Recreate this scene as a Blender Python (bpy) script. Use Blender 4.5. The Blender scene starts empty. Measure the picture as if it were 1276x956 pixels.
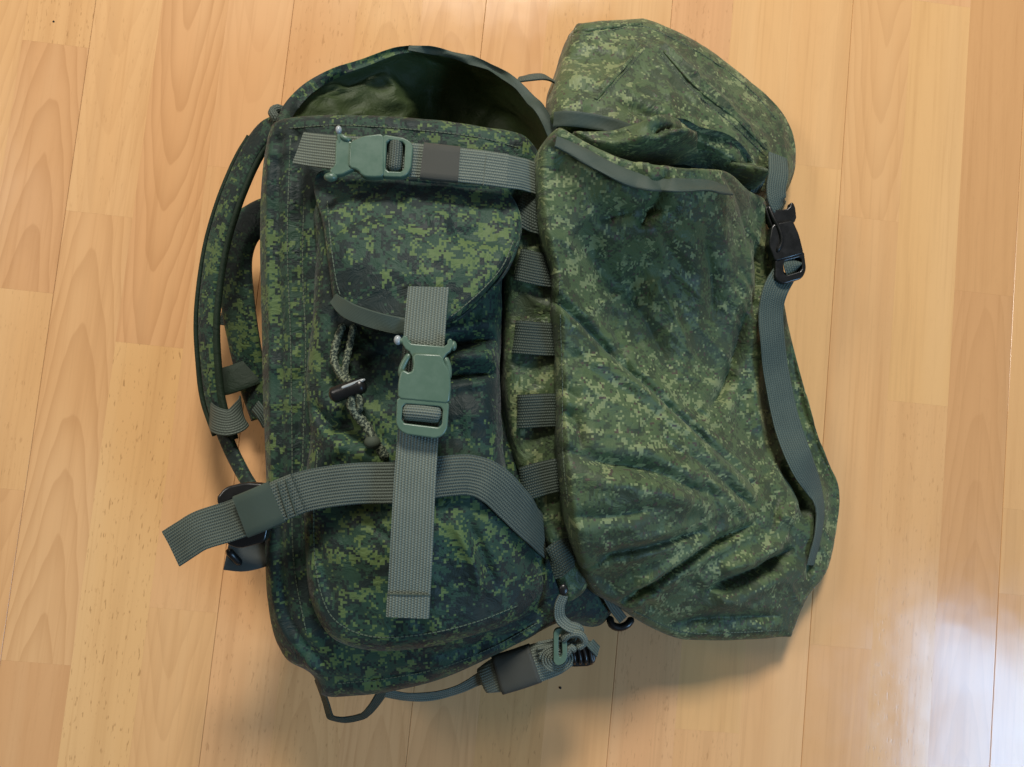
import bpy, bmesh, math, random
import numpy as np
from mathutils import Vector, Matrix
from mathutils.geometry import delaunay_2d_cdt

scene = bpy.context.scene
COL = scene.collection
random.seed(4)

# ------------------------------------------------------------------ camera
F, CX, CY, H = 960.0, 638.0, 478.0, 0.772
TILT_X, TILT_Y, PLANK_ROT = 0.0683, -0.0613, 0.10265
cam_data = bpy.data.cameras.new('camera')
cam_data.sensor_width = 36.0
cam_data.lens = 36.0 * F / 1276.0
cam_data.clip_start = 0.01
cam_data.clip_end = 50
cam = bpy.data.objects.new('camera', cam_data)
COL.objects.link(cam)
RC = Matrix.Rotation(TILT_X, 3, 'X') @ Matrix.Rotation(TILT_Y, 3, 'Y')
cam.matrix_world = Matrix.Translation((0, 0, H)) @ RC.to_4x4()
scene.camera = cam
RCn = np.array(RC)

# ------------------------------------------------------------------ light
world = bpy.data.worlds.new('World')
scene.world = world
world.use_nodes = True
bg = world.node_tree.nodes['Background']
bg.inputs[0].default_value = (1.0, 0.93, 0.84, 1)
bg.inputs[1].default_value = 0.13

def area(name, loc, target, sx, sy, power, col):
    d = bpy.data.lights.new(name, 'AREA')
    d.shape = 'RECTANGLE'; d.size = sx; d.size_y = sy
    d.energy = power; d.color = col
    o = bpy.data.objects.new(name, d)
    COL.objects.link(o)
    o.location = loc
    o.rotation_euler = (Vector(target) - Vector(loc)).to_track_quat('-Z', 'Y').to_euler()
    return o
area('ceiling_lamp', (0.15, 2.35, 2.15), (0, 0, 0), 0.6, 0.6, 102, (1.0, 0.94, 0.85))
area('far_lamp', (-2.5, 1.2, 2.2), (0, 0, 0), 0.7, 0.7, 30, (1.0, 0.93, 0.84))
area('window_light', (2.0, -1.24, 2.05), (0.0, -1.24, 2.05), 0.95, 1.1, 70, (0.33, 0.63, 1.0))

scene.view_settings.view_transform = 'Standard'
scene.view_settings.look = 'None'
scene.view_settings.gamma = 1.0
scene.view_settings.exposure = -0.12
scene.render.engine = 'CYCLES'
scene.render.resolution_x, scene.render.resolution_y = 1024, 767

# ------------------------------------------------------------------ helpers
def P(px, py, z=0.0):
    """point of the place at height z that the photograph shows at (px, py)"""
    d = RCn @ np.array([px - CX, -(py - CY), -F])
    t = (z - H) / d[2]
    return np.array([d[0] * t, d[1] * t, z])

def PP(pts):
    return np.array([P(*p) for p in pts])

def lin(r, g, b):
    def c(v):
        v /= 255.0
        return v / 12.92 if v <= 0.04045 else ((v + 0.055) / 1.055) ** 2.4
    return (c(r), c(g), c(b), 1.0)

def empty(name, loc=(0, 0, 0), parent=None):
    o = bpy.data.objects.new(name, None)
    o.empty_display_size = 0.05
    COL.objects.link(o)
    o.location = loc
    if parent: o.parent = parent
    return o

def link(name, me, mat, parent=None, smooth=True, angle=None):
    o = bpy.data.objects.new(name, me)
    COL.objects.link(o)
    if mat and not me.materials: me.materials.append(mat)
    if smooth:
        for p in me.polygons: p.use_smooth = True
        if angle: me.set_sharp_from_angle(angle=math.radians(angle))
    if parent: o.parent = parent
    return o

def catmull(pts, step, closed):
    pts = np.asarray(pts, float)
    n = len(pts)
    out = []
    segs = n if closed else n - 1
    for i in range(segs):
        p1, p2 = pts[i], pts[(i + 1) % n]
        p0 = pts[(i - 1) % n] if (closed or i > 0) else 2 * p1 - p2
        p3 = pts[(i + 2) % n] if (closed or i + 2 < n) else 2 * p2 - p1
        t = np.linspace(0, 1, 12, endpoint=False)[:, None]
        # centripetal-ish: damp tangents on uneven segments
        l = np.linalg.norm(p2 - p1) + 1e-9
        m1 = (p2 - p0) / (np.linalg.norm(p2 - p1) + np.linalg.norm(p1 - p0) + 1e-9) * l
        m2 = (p3 - p1) / (np.linalg.norm(p3 - p2) + np.linalg.norm(p2 - p1) + 1e-9) * l
        h = (2*t**3 - 3*t**2 + 1) * p1 + (t**3 - 2*t**2 + t) * m1 + (-2*t**3 + 3*t**2) * p2 + (t**3 - t**2) * m2
        out.append(h)
    out = np.vstack(out + ([] if closed else [pts[-1:]]))
    if closed: out = np.vstack([out, out[:1]])
    d = np.concatenate([[0], np.cumsum(np.linalg.norm(np.diff(out, axis=0), axis=1))])
    m = max(4, int(round(d[-1] / step)))
    s = np.linspace(0, d[-1], m + 1)
    r = np.stack([np.interp(s, d, out[:, k]) for k in range(out.shape[1])], 1)
    return r[:-1] if closed else r

_perm = {}
def noise2(x, y, seed=0):
    if seed not in _perm:
        rg = np.random.RandomState(seed)
        _perm[seed] = rg.rand(256, 256) * 2 - 1
    T = _perm[seed]
    xi, yi = np.floor(x).astype(int), np.floor(y).astype(int)
    fx, fy = x - xi, y - yi
    ux, uy = fx**3 * (fx * (fx * 6 - 15) + 10), fy**3 * (fy * (fy * 6 - 15) + 10)
    g = lambda a, b: T[a & 255, b & 255]
    return (g(xi, yi) * (1-ux) * (1-uy) + g(xi+1, yi) * ux * (1-uy) + g(xi, yi+1) * (1-ux) * uy + g(xi+1, yi+1) * ux * uy)

def tps(ctrl, Q):
    """thin plate spline through ctrl (x,y,z) evaluated at Q"""
    c = np.asarray(ctrl, float); n = len(c)
    U = lambda r2: np.where(r2 > 1e-12, r2 * np.log(r2 + 1e-12), 0)
    d2 = ((c[:, None, :2] - c[None, :, :2])**2).sum(-1)
    K = U(d2) + np.eye(n) * 1e-4
    Pm = np.hstack([np.ones((n, 1)), c[:, :2]])
    A = np.block([[K, Pm], [Pm.T, np.zeros((3, 3))]])
    w = np.linalg.solve(A, np.concatenate([c[:, 2], np.zeros(3)]))
    d2 = ((Q[:, None, :] - c[None, :, :2])**2).sum(-1)
    return U(d2) @ w[:n] + w[n] + Q @ w[n+1:]

def seg_dist(Q, pl):
    """distance, signed side and arc fraction of Q to polyline pl (2D)"""
    best = np.full(len(Q), 1e9); side = np.zeros(len(Q)); arc = np.zeros(len(Q))
    L = np.concatenate([[0], np.cumsum(np.linalg.norm(np.diff(pl, axis=0), axis=1))])
    for i in range(len(pl) - 1):
        a, b = pl[i], pl[i+1]; ab = b - a; l2 = (ab**2).sum() + 1e-12
        t = np.clip(((Q - a) @ ab) / l2, 0, 1)
        c = a + t[:, None] * ab
        d = np.linalg.norm(Q - c, axis=1)
        m = d < best
        best[m] = d[m]; arc[m] = (L[i] + t[m] * math.sqrt(l2)) / L[-1]
        cr = ab[0] * (Q[:, 1] - a[1]) - ab[1] * (Q[:, 0] - a[0])
        side[m] = np.sign(cr)[m]
    return best, side, arc

def folds_at(Q, folds):
    z = np.zeros(len(Q))
    for f in folds:
        kind, pts, zn, w, dep = f[:5]
        pl = catmull(PP([(x, y, zn) for x, y in pts])[:, :2], 0.004, False)
        d, s, a = seg_dist(Q, pl)
        ta = np.clip(np.minimum(a, 1 - a) / 0.22, 0, 1)**0.8
        endf = f[5] if len(f) > 5 else None      # 'a': keep full depth at start, 'b': at end
        if endf == 'a': ta = np.clip((1 - a) / 0.3, 0, 1)**0.8
        if endf == 'b': ta = np.clip(a / 0.3, 0, 1)**0.8
        if endf == 'ab': ta = 1.0
        if kind == 'v': z += dep * ta * (-np.exp(-d / w) + 0.32 * np.exp(-((d - 2.4 * w) / (1.5 * w))**2))   # sharp valley between raised lips
        elif kind == 'r': z += dep * ta * np.exp(-d / w)                   # sharp ridge
        elif kind == 'g': z += dep * ta * np.exp(-(d / w)**2)              # soft hump (negative: trough)
        elif kind == 's':                                                  # step, left side of the line proud
            z += dep * ta * np.tanh(s * d / 0.0025) * np.exp(-d / w)
    return z

def fine_creases(n, box, z, angs, seed, dep=(.0008, .002), ln=(50, 190)):
    rg = random.Random(seed); out = []
    for _ in range(n):
        x, y = rg.uniform(box[0], box[2]), rg.uniform(box[1], box[3])
        a = math.radians(rg.choice(angs) + rg.uniform(-14, 14)); l = rg.uniform(*ln); b = rg.uniform(-.12, .12) * l
        dx, dy = math.cos(a) * l / 2, math.sin(a) * l / 2
        out.append((rg.choice('vvr'), [(x - dx, y - dy), (x - dy / l * b * 2, y + dx / l * b * 2), (x + dx, y + dy)], z, rg.uniform(.0018, .0042), rg.uniform(*dep)))
    return out

def inside(Q, poly):
    x, y = Q[:, 0], Q[:, 1]; r = np.zeros(len(Q), bool); j = len(poly) - 1
    for i in range(len(poly)):
        xi, yi = poly[i]; xj, yj = poly[j]
        c = ((yi > y) != (yj > y)) & (x < (xj - xi) * (y - yi) / (yj - yi + 1e-15) + xi)
        r ^= c; j = i
    return r

def shell(name, mat, parent, outline, ctrl, folds=(), zbot=0.004, edge_r=0.015, bulge=0.006,
          wrinkle=(0.0018, 0.0006), wscale=(28, 75), seed=1, step=0.0026, stretch=(1, 1, 0), uvz=(0, 0)):
    """soft sewn body: outline (px,py,z) closed, upper surface through ctrl points with folds, walls down to zbot"""
    ol = catmull(PP(outline), step, True)
    n = len(ol); o2 = ol[:, :2]
    area2 = np.sum(o2[:, 0] * np.roll(o2[:, 1], -1) - np.roll(o2[:, 0], -1) * o2[:, 1])
    if area2 < 0: ol = ol[::-1].copy(); o2 = ol[:, :2]
    tan = np.roll(o2, -1, 0) - np.roll(o2, 1, 0)
    tan /= np.linalg.norm(tan, axis=1)[:, None] + 1e-12
    nrm = np.stack([tan[:, 1], -tan[:, 0]], 1)               # outward
    pts = []
    for off in (0.0012, 0.003):
        q = o2 - nrm * off; pts.append((q, off * 0.85))
    mn, mx = o2.min(0), o2.max(0)
    gx = np.arange(mn[0], mx[0], step); gy = np.arange(mn[1], mx[1], step * 0.866)
    X, Y = np.meshgrid(gx, gy); X = X + (np.arange(len(gy)) % 2)[:, None] * step * 0.5
    pts.append((np.stack([X.ravel(), Y.ravel()], 1), 0.0045))
    keep = []
    for q, md in pts:
        q = q[inside(q, o2)]
        dd = np.concatenate([np.sqrt(((q[k:k+2000, None] - o2[None])**2).sum(-1).min(1)) for k in range(0, len(q), 2000)]) if len(q) else np.zeros(0)
        keep.append(q[dd >= md])
    allp = np.vstack([o2] + keep)
    verts = [Vector(v) for v in allp]
    r = delaunay_2d_cdt(verts, [], [list(range(n))], 1, 1e-7)
    v2 = np.array([(v.x, v.y) for v in r[0]]); faces = [tuple(f) for f in r[2]]
    idx = np.full(n, -1)
    for newi, olds in enumerate(r[3]):
        for o_ in olds:
            if o_ < n: idx[o_] = newi
    D = np.zeros(len(v2)); EZ = np.zeros(len(v2))
    for k in range(0, len(v2), 2000):
        dd = ((v2[k:k+2000, None] - o2[None])**2).sum(-1)
        j = dd.argmin(1); D[k:k+2000] = np.sqrt(dd[np.arange(len(j)), j])
        w = 1 / (dd + 4e-5)**2; EZ[k:k+2000] = (w * ol[None, :, 2]).sum(1) / w.sum(1)
    C = PP(ctrl)
    zt = tps(C, v2) + folds_at(v2, folds)
    ca, sa = math.cos(stretch[2]), math.sin(stretch[2])
    nx, ny = (v2[:, 0] * ca + v2[:, 1] * sa) * stretch[0], (-v2[:, 0] * sa + v2[:, 1] * ca) * stretch[1]
    for amp, sc, sd in ((wrinkle[0], wscale[0], seed), (wrinkle[1], wscale[1], seed + 1)):
        wx = nx + 0.012 * noise2(nx * sc * .7 + 5, ny * sc * .7, sd + 7); wy = ny + 0.012 * noise2(nx * sc * .7, ny * sc * .7 + 9, sd + 8)
        zt += amp * (1 - 2.2 * np.abs(noise2(wx * sc + 31, wy * sc + 17, sd)))
    g = np.sqrt(np.clip(1 - (1 - np.clip(D / edge_r, 0, 1))**2, 0, 1))
    z = EZ * (1 - g) + zt * g
    z[idx] = ol[:, 2]
    z = np.maximum(z, zbot + 0.002)
    V = [(a[0], a[1], b) for a, b in zip(v2, z)]
    # lay the cloth out flat: relax the planar map until edge lengths match the folded surface
    T3 = np.array(faces); E = np.unique(np.sort(np.vstack([T3[:, [0, 1]], T3[:, [1, 2]], T3[:, [2, 0]]]), 1), axis=0)
    V3 = np.column_stack([v2, z]); L0 = np.linalg.norm(V3[E[:, 0]] - V3[E[:, 1]], axis=1)
    uvr = np.column_stack([v2[:, 0] + uvz[0] * z, v2[:, 1] + uvz[1] * z]); nv_ = len(v2)
    deg = np.bincount(E.ravel(), minlength=nv_).astype(float)
    for _ in range(140):
        dv = uvr[E[:, 1]] - uvr[E[:, 0]]; l = np.linalg.norm(dv, axis=1) + 1e-9
        cv = dv * (0.5 * (l - L0) / l)[:, None]
        for k in (0, 1):
            uvr[:, k] += 1.6 * (np.bincount(E[:, 0], cv[:, k], nv_) - np.bincount(E[:, 1], cv[:, k], nv_)) / deg
    UV = [tuple(a) for a in uvr]
    ouv = uvr[idx]
    # walls
    rows = [idx]
    zb = np.full(n, zbot) if np.isscalar(zbot) else None
    K = 7
    for k in range(1, K + 1):
        s = k / K
        base = len(V)
        zz = ol[:, 2] + (zb - ol[:, 2]) * s
        off = bulge * math.sin(math.pi * min(1, s * 1.15)) - 0.012 * s * s
        wob = 0.0015 * noise2(np.arange(n) * 0.11, np.full(n, k * 0.9), seed + 3)
        q = o2 + nrm * (off + wob)[:, None] if not np.isscalar(off + wob) else o2 + nrm * off
        for i in range(n):
            V.append((q[i, 0], q[i, 1], zz[i]))
            dn = ol[i, 2] - zz[i]
            UV.append((ouv[i, 0] + nrm[i, 0] * dn, ouv[i, 1] + nrm[i, 1] * dn))
        rows.append(np.arange(base, base + n))
    for k in range(K):
        a, b = rows[k], rows[k+1]
        for i in range(n):
            j = (i + 1) % n
            faces.append((int(a[i]), int(b[i]), int(b[j]), int(a[j])))
    faces.append(tuple(int(i) for i in rows[-1][::-1]))
    me = bpy.data.meshes.new(name)
    me.from_pydata(V, [], faces)
    uvl = me.uv_layers.new(name='UVMap')
    li = np.zeros(len(me.loops), int); me.loops.foreach_get('vertex_index', li)
    uvl.data.foreach_set('uv', np.array(UV)[li].ravel())
    me.validate()
    return link(name, me, mat, parent)

def sweep(name, mat, parent, path, width, thick, normal=(0, 0, 1), step=0.003, round_=0.0006, px=True,
          nlist=None, cut=(0, 0), sag=0.0, fat=False, curl=0.0, wob=0.0, seed=0):
    """flat band (webbing, tape, pad) along a path; UV in metres, u across, v along"""
    p = PP(path) if px else np.asarray(path, float)
    if nlist is not None:
        full = catmull(np.hstack([p, np.asarray(nlist, float)]), step, False)
        c, N = full[:, :3], full[:, 3:]
    else:
        c = catmull(p, step, False); N = np.tile(np.asarray(normal, float), (len(c), 1))
    m = len(c)
    T = np.gradient(c, axis=0); T /= np.linalg.norm(T, axis=1)[:, None] + 1e-12
    S = np.cross(N, T); S /= np.linalg.norm(S, axis=1)[:, None] + 1e-12
    U = np.cross(T, S)
    arc = np.concatenate([[0], np.cumsum(np.linalg.norm(np.diff(c, axis=0), axis=1))])
    w = np.full(m, width) if np.isscalar(width) else np.interp(np.linspace(0, 1, m), np.linspace(0, 1, len(width)), width)
    if fat:
        K = 20
        an = np.linspace(0, 2 * math.pi, K, endpoint=False)
        sec = [(math.copysign(abs(math.cos(a))**0.55, math.cos(a)) * 0.5, math.copysign(abs(math.sin(a))**0.75, math.sin(a)) * 0.5) for a in an]
    else:
        xs = [-.5, -.46, -.3, -.15, 0, .15, .3, .46, .5]
        hh = [.25, .5, .5, .5, .5, .5, .5, .5, .25]
        sec = [(x, h) for x, h in zip(xs, hh)] + [(x, -h) for x, h in zip(xs[::-1], hh[::-1])]
        sec = sec[::-1]
    V, UV = [], []
    for i in range(m):
        for k, (a, b) in enumerate(sec):
            sh = 0
            if i == 0: sh = cut[0] * a * w[i]
            if i == m - 1: sh = cut[1] * a * w[i]
            lift = curl * (2 * a)**2
            if wob: lift += wob * float(noise2(np.array([arc[i] * 45.0]), np.array([a * 1.5]), seed + 11)[0])
            q = c[i] + S[i] * a * w[i] + U[i] * (b * thick + lift) + T[i] * sh
            V.append(q); UV.append((a * w[i] + (0.5 if b < 0 else 0), arc[i]))
    K = len(sec); faces = []
    for i in range(m - 1):
        for k in range(K):
            faces.append((i*K+k, i*K+(k+1) % K, (i+1)*K+(k+1) % K, (i+1)*K+k))
    faces.append(tuple(range(K))[::-1]); faces.append(tuple((m-1)*K + k for k in range(K)))
    me = bpy.data.meshes.new(name); me.from_pydata([tuple(v) for v in V], [], faces)
    uvl = me.uv_layers.new(name='UVMap')
    for l in me.loops: uvl.data[l.index].uv = UV[l.vertex_index]
    bm = bmesh.new(); bm.from_mesh(me); bmesh.ops.recalc_face_normals(bm, faces=bm.faces); bm.to_mesh(me); bm.free()
    return link(name, me, mat, parent, angle=None if fat else 50)

def tube(name, mat, parent, path, rad, px=True, step=0.0025, K=10, lumps=0.0):
    p = PP(path) if px else np.asarray(path, float)
    c = catmull(p, step, False); m = len(c)
    T = np.gradient(c, axis=0); T /= np.linalg.norm(T, axis=1)[:, None] + 1e-12
    N = np.tile(np.array([0.13, 0.21, 0.97]), (m, 1))
    S = np.cross(N, T); S /= np.linalg.norm(S, axis=1)[:, None] + 1e-12; U = np.cross(T, S)
    arc = np.concatenate([[0], np.cumsum(np.linalg.norm(np.diff(c, axis=0), axis=1))])
    V, UV, faces = [], [], []
    for i in range(m):
        for k in range(K):
            a = 2 * math.pi * k / K
            r = rad * (1 + lumps * math.sin(arc[i] * 900 + a * 2))
            if i in (0, m - 1): r *= 0.5
            V.append(tuple(c[i] + (S[i] * math.cos(a) + U[i] * math.sin(a)) * r)); UV.append((k / K * rad * 6.3, arc[i]))
    for i in range(m - 1):
        for k in range(K): faces.append((i*K+k, i*K+(k+1) % K, (i+1)*K+(k+1) % K, (i+1)*K+k))
    faces.append(tuple(range(K))[::-1]); faces.append(tuple((m-1)*K + k for k in range(K)))
    me = bpy.data.meshes.new(name); me.from_pydata(V, [], faces)
    uvl = me.uv_layers.new(name='UVMap')
    for l in me.loops: uvl.data[l.index].uv = UV[l.vertex_index]
    return link(name, me, mat, parent)

def plate(name, mat, parent, outer, z, thick, hole=None, bevel=0.0012, N=72, frame=None, smooth_corners=True):
    """moulded plate: outline in photograph pixels at height z, with an optional window"""
    def loop(pts, z_):
        q = PP([(x, y, z_) for x, y in pts])
        if smooth_corners:
            # round corners by one corner cutting pass
            r = []
            for i in range(len(q)):
                a, b = q[i], q[(i + 1) % len(q)]
                l = np.linalg.norm(b - a); t = min(0.3, 0.0022 / (l + 1e-9))
                r += [a + (b - a) * t, b - (b - a) * t]
            q = np.array(r)
        q = np.vstack([q, q[:1]])
        d = np.concatenate([[0], np.cumsum(np.linalg.norm(np.diff(q, axis=0), axis=1))])
        return q, d
    bm = bmesh.new()
    if hole is None:
        q, d = loop(outer, z)
        q = q[:-1]
        top = [bm.verts.new(v) for v in q]; bot = [bm.verts.new(v - np.array([0, 0, thick])) for v in q]
        bm.faces.new(top); bm.faces.new(bot[::-1])
        n = len(top)
        for i in range(n): bm.faces.new((top[i], bot[i], bot[(i+1) % n], top[(i+1) % n]))
    else:
        loops = []
        for pts in (outer, hole):
            q, d = loop(pts, z)
            s = np.linspace(0, d[-1], N, endpoint=False)
            rr = np.stack([np.interp(s, d, q[:, k]) for k in range(3)], 1)
            loops.append(rr)
        # align starting points by angle
        c = loops[1].mean(0)
        ang = lambda L: np.arctan2(L[:, 1] - c[1], L[:, 0] - c[0])
        rot = lambda L: np.roll(L, -int(np.argmin(ang(L))), 0)
        loops = [L if np.sum(L[:, 0] * np.roll(L[:, 1], -1) - np.roll(L[:, 0], -1) * L[:, 1]) > 0 else L[::-1] for L in loops]
        # resample both by angle so that corners match rays
        loops = [rot(L) for L in loops]
        def ringv(L, dz): return [bm.verts.new(v + np.array([0, 0, dz])) for v in L]
        ot, it_, ob, ib = ringv(loops[0], 0), ringv(loops[1], 0), ringv(loops[0], -thick), ringv(loops[1], -thick)
        for i in range(N):
            j = (i + 1) % N
            bm.faces.new((ot[i], ot[j], it_[j], it_[i])); bm.faces.new((ob[j], ob[i], ib[i], ib[j]))
            bm.faces.new((ot[i], ob[i], ob[j], ot[j])); bm.faces.new((it_[j], ib[j], ib[i], it_[i]))
    bmesh.ops.recalc_face_normals(bm, faces=bm.faces)
    me = bpy.data.meshes.new(name); bm.to_mesh(me); bm.free()
    o = link(name, me, mat, parent, angle=35)
    if bevel:
        b = o.modifiers.new('bevel', 'BEVEL'); b.width = bevel; b.segments = 3; b.limit_method = 'ANGLE'; b.angle_limit = math.radians(50)
        b.harden_normals = False
    return o

def ball(name, mat, parent, at, r, scale=(1, 1, 1)):
    bm = bmesh.new(); bmesh.ops.create_uvsphere(bm, u_segments=18, v_segments=12, radius=r)
    for v in bm.verts: v.co = Vector((v.co.x * scale[0], v.co.y * scale[1], v.co.z * scale[2])) + Vector(at)
    me = bpy.data.meshes.new(name); bm.to_mesh(me); bm.free()
    return link(name, me, mat, parent)

from mathutils.bvhtree import BVHTree
_bvh = {}
def drape(o, pts, lift=0.001, n=0):
    """heights of the surface of o (modelled in place) at the given photograph points"""
    if o.name not in _bvh:
        _bvh[o.name] = BVHTree.FromPolygons([v.co.copy() for v in o.data.vertices], [tuple(p.vertices) for p in o.data.polygons])
    c = catmull(np.array(pts, float), 14.0, False) if n == 0 else np.array(pts, float)
    out = []
    for x, y in c:
        d = Vector(P(x, y, 0)) - Vector((0, 0, H))
        h = _bvh[o.name].ray_cast(Vector((0, 0, H)), d.normalized())[0]
        if h is None: h = _bvh[o.name].find_nearest(Vector(P(x, y, 0.16)))[0]
        out.append((x, y, h.z + lift))
    return out

# ------------------------------------------------------------------ materials
class NT:
    def __init__(self, name):
        self.m = bpy.data.materials.new(name); self.m.use_nodes = True
        self.t = self.m.node_tree; self.b = self.t.nodes['Principled BSDF']
    def n(self, typ, **kw):
        nd = self.t.nodes.new(typ)
        ins = kw.pop('ins', {})
        for k, v in kw.items(): setattr(nd, k, v)
        for k, v in ins.items(): self.set(nd.inputs[k], v)
        return nd
    def set(self, sock, v):
        if isinstance(v, bpy.types.NodeSocket): self.t.links.new(v, sock)
        elif v is not None: sock.default_value = v
    def math(self, op, a, b=None, c=None, clamp=False):
        nd = self.t.nodes.new('ShaderNodeMath'); nd.operation = op; nd.use_clamp = clamp
        self.set(nd.inputs[0], a); self.set(nd.inputs[1], b); self.set(nd.inputs[2], c)
        return nd.outputs[0]
    def vmath(self, op, a, b=None, s=None):
        nd = self.t.nodes.new('ShaderNodeVectorMath'); nd.operation = op
        self.set(nd.inputs[0], a); self.set(nd.inputs[1], b)
        if s is not None: self.set(nd.inputs['Scale'], s)
        return nd.outputs[0]
    def noise(self, vec, scale, detail=2, rough=0.5, dist=0.0, out=0):
        nd = self.n('ShaderNodeTexNoise', ins={'Vector': vec, 'Scale': scale, 'Detail': detail, 'Roughness': rough, 'Distortion': dist})
        return nd.outputs[out]
    def mix(self, f, a, b, blend='MIX'):
        nd = self.t.nodes.new('ShaderNodeMix'); nd.data_type = 'RGBA'; nd.blend_type = blend
        self.set(nd.inputs[0], f); self.set(nd.inputs[6], a); self.set(nd.inputs[7], b)
        return nd.outputs[2]
    def ramp(self, v, lo, hi, a=0.0, b=1.0, mode='SMOOTHSTEP'):
        nd = self.n('ShaderNodeMapRange', interpolation_type=mode, ins={'Value': v, 'From Min': lo, 'From Max': hi, 'To Min': a, 'To Max': b})
        return nd.outputs[0]
    def uv(self): return self.n('ShaderNodeUVMap', uv_map='UVMap').outputs[0]
    def xyz(self, v):
        s = self.n('ShaderNodeSeparateXYZ', ins={0: v}); return s.outputs[0], s.outputs[1], s.outputs[2]
    def comb(self, x, y, z=0.0): return self.n('ShaderNodeCombineXYZ', ins={0: x, 1: y, 2: z}).outputs[0]
    def bump(self, h, strength, dist, prev=None):
        nd = self.n('ShaderNodeBump', ins={'Height': h, 'Strength': strength, 'Distance': dist})
        if prev: self.set(nd.inputs['Normal'], prev)
        return nd.outputs[0]
    def out(self, col=None, rough=None, normal=None, **kw):
        if col is not None: self.set(self.b.inputs['Base Color'], col)
        if rough is not None: self.set(self.b.inputs['Roughness'], rough)
        if normal is not None: self.set(self.b.inputs['Normal'], normal)
        for k, v in kw.items(): self.set(self.b.inputs[k.replace('_', ' ')], v)
        return self.m

def camo(name, mid, dark, light, speck, tl, td, cell=0.00175, off=(0, 0, 0), rough=0.62, spec=0.3, crinkle=0.75):
    N = NT(name)
    uv = N.uv()
    uvo = N.vmath('ADD', uv, off)
    p = N.vmath('SNAP', uvo, (cell, cell, cell))
    nA = N.noise(p, 74, 5, 0.8)
    nB = N.noise(N.vmath('ADD', p, (3.1, 1.7, 0)), 66, 5, 0.82)
    nC = N.noise(N.vmath('ADD', p, (7.7, 4.2, 0)), 190, 3, 0.8)
    nD = N.noise(N.vmath('ADD', p, (1.3, 9.2, 0)), 260, 2, 0.8)
    big = N.noise(N.vmath('ADD', p, (2.2, 5.1, 0)), 11, 2, 0.5)
    big = N.math('MULTIPLY', N.math('SUBTRACT', big, 0.5), 0.34)
    col = N.mix(N.math('GREATER_THAN', N.math('SUBTRACT', nB, big), td), mid, dark)
    col = N.mix(N.math('GREATER_THAN', N.math('ADD', nA, big), tl), col, light)
    col = N.mix(N.math('GREATER_THAN', nC, 0.625), col, speck)
    col = N.mix(N.math('GREATER_THAN', nD, 0.655), col, N.mix(0.5, light, mid))
    # slight wear and weave variation
    fad = N.noise(uv, 14, 4, 0.6)
    col = N.mix(N.ramp(fad, 0.35, 0.7, 0.0, 0.06), col, (0.16, 0.19, 0.14, 1))
    x, y, _ = N.xyz(uv)
    wv = N.noise(uv, 1100, 2, 0.6)
    cr = N.noise(uv, 60, 4, 0.62, 0.8)
    crr = N.math('ABSOLUTE', N.math('SUBTRACT', cr, 0.5))
    b1 = N.bump(crr, crinkle, 0.004)
    b2 = N.bump(wv, 0.3, 0.0004, b1)
    return N.out(col, N.ramp(fad, 0.3, 0.7, rough - 0.08, rough + 0.1), b2, Specular_IOR_Level=spec, Sheen_Weight=0.08, Sheen_Roughness=0.5)

M = {}
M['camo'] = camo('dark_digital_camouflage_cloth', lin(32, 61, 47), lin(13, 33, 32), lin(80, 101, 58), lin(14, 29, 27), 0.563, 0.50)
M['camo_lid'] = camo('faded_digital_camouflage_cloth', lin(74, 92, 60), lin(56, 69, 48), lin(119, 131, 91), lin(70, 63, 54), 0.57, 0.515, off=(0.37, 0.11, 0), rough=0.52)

def plain_cloth(name, c1, c2, rough=0.6, spec=0.3):
    N = NT(name); uv = N.uv()
    n = N.noise(uv, 18, 4, 0.6); cr = N.noise(uv, 50, 4, 0.6, 0.8)
    x, y, _ = N.xyz(uv)
    wv = N.math('MULTIPLY', N.math('SINE', N.math('MULTIPLY', x, 8000)), N.math('SINE', N.math('MULTIPLY', y, 8000)))
    return N.out(N.mix(n, c1, c2), rough, N.bump(wv, 0.25, 0.0002, N.bump(N.math('ABSOLUTE', N.math('SUBTRACT', cr, 0.5)), 0.5, 0.004)), Specular_IOR_Level=spec)
M['lining'] = plain_cloth('olive_coated_lining', lin(62, 76, 44), lin(50, 63, 38), 0.5)
M['lining_dark'] = plain_cloth('dark_green_lining', lin(36, 52, 36), lin(26, 40, 30), 0.6)

def webbing(name, c1, c2, rib=0.0022, row=0.0018, rough=0.6, depth=0.6):
    N = NT(name); uv = N.uv(); x, y, _ = N.xyz(uv)
    sx = N.math('SINE', N.math('MULTIPLY', x, 2 * math.pi / rib))
    ph = N.math('MULTIPLY', N.math('FLOOR', N.math('DIVIDE', x, rib)), math.pi)
    sy = N.math('SINE', N.math('ADD', N.math('MULTIPLY', y, 2 * math.pi / row), ph))
    hgt = N.math('ADD', N.math('MULTIPLY', sx, 0.62), N.math('MULTIPLY', sy, 0.38))
    n = N.noise(uv, 60, 3, 0.6)
    f = N.math('ADD', N.ramp(hgt, -0.9, 0.9, 0, 0.7), N.math('MULTIPLY', n, 0.35))
    fuzz = N.noise(uv, 1400, 2, 0.7)
    col = N.mix(f, c2, c1)
    return N.out(col, rough, N.bump(fuzz, 0.2, 0.0004, N.bump(hgt, depth, 0.0006)), Specular_IOR_Level=0.3)
M['web'] = webbing('grey_green_webbing', lin(118, 127, 116), lin(68, 78, 71))
M['web_dark'] = webbing('dark_grey_green_webbing', lin(94, 104, 94), lin(52, 60, 55))
M['web_loop'] = webbing('dark_loop_webbing', lin(66, 78, 68), lin(36, 44, 39))
M['web_blue'] = webbing('blue_grey_webbing', lin(88, 102, 94), lin(58, 70, 65), rib=0.0024)
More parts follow.
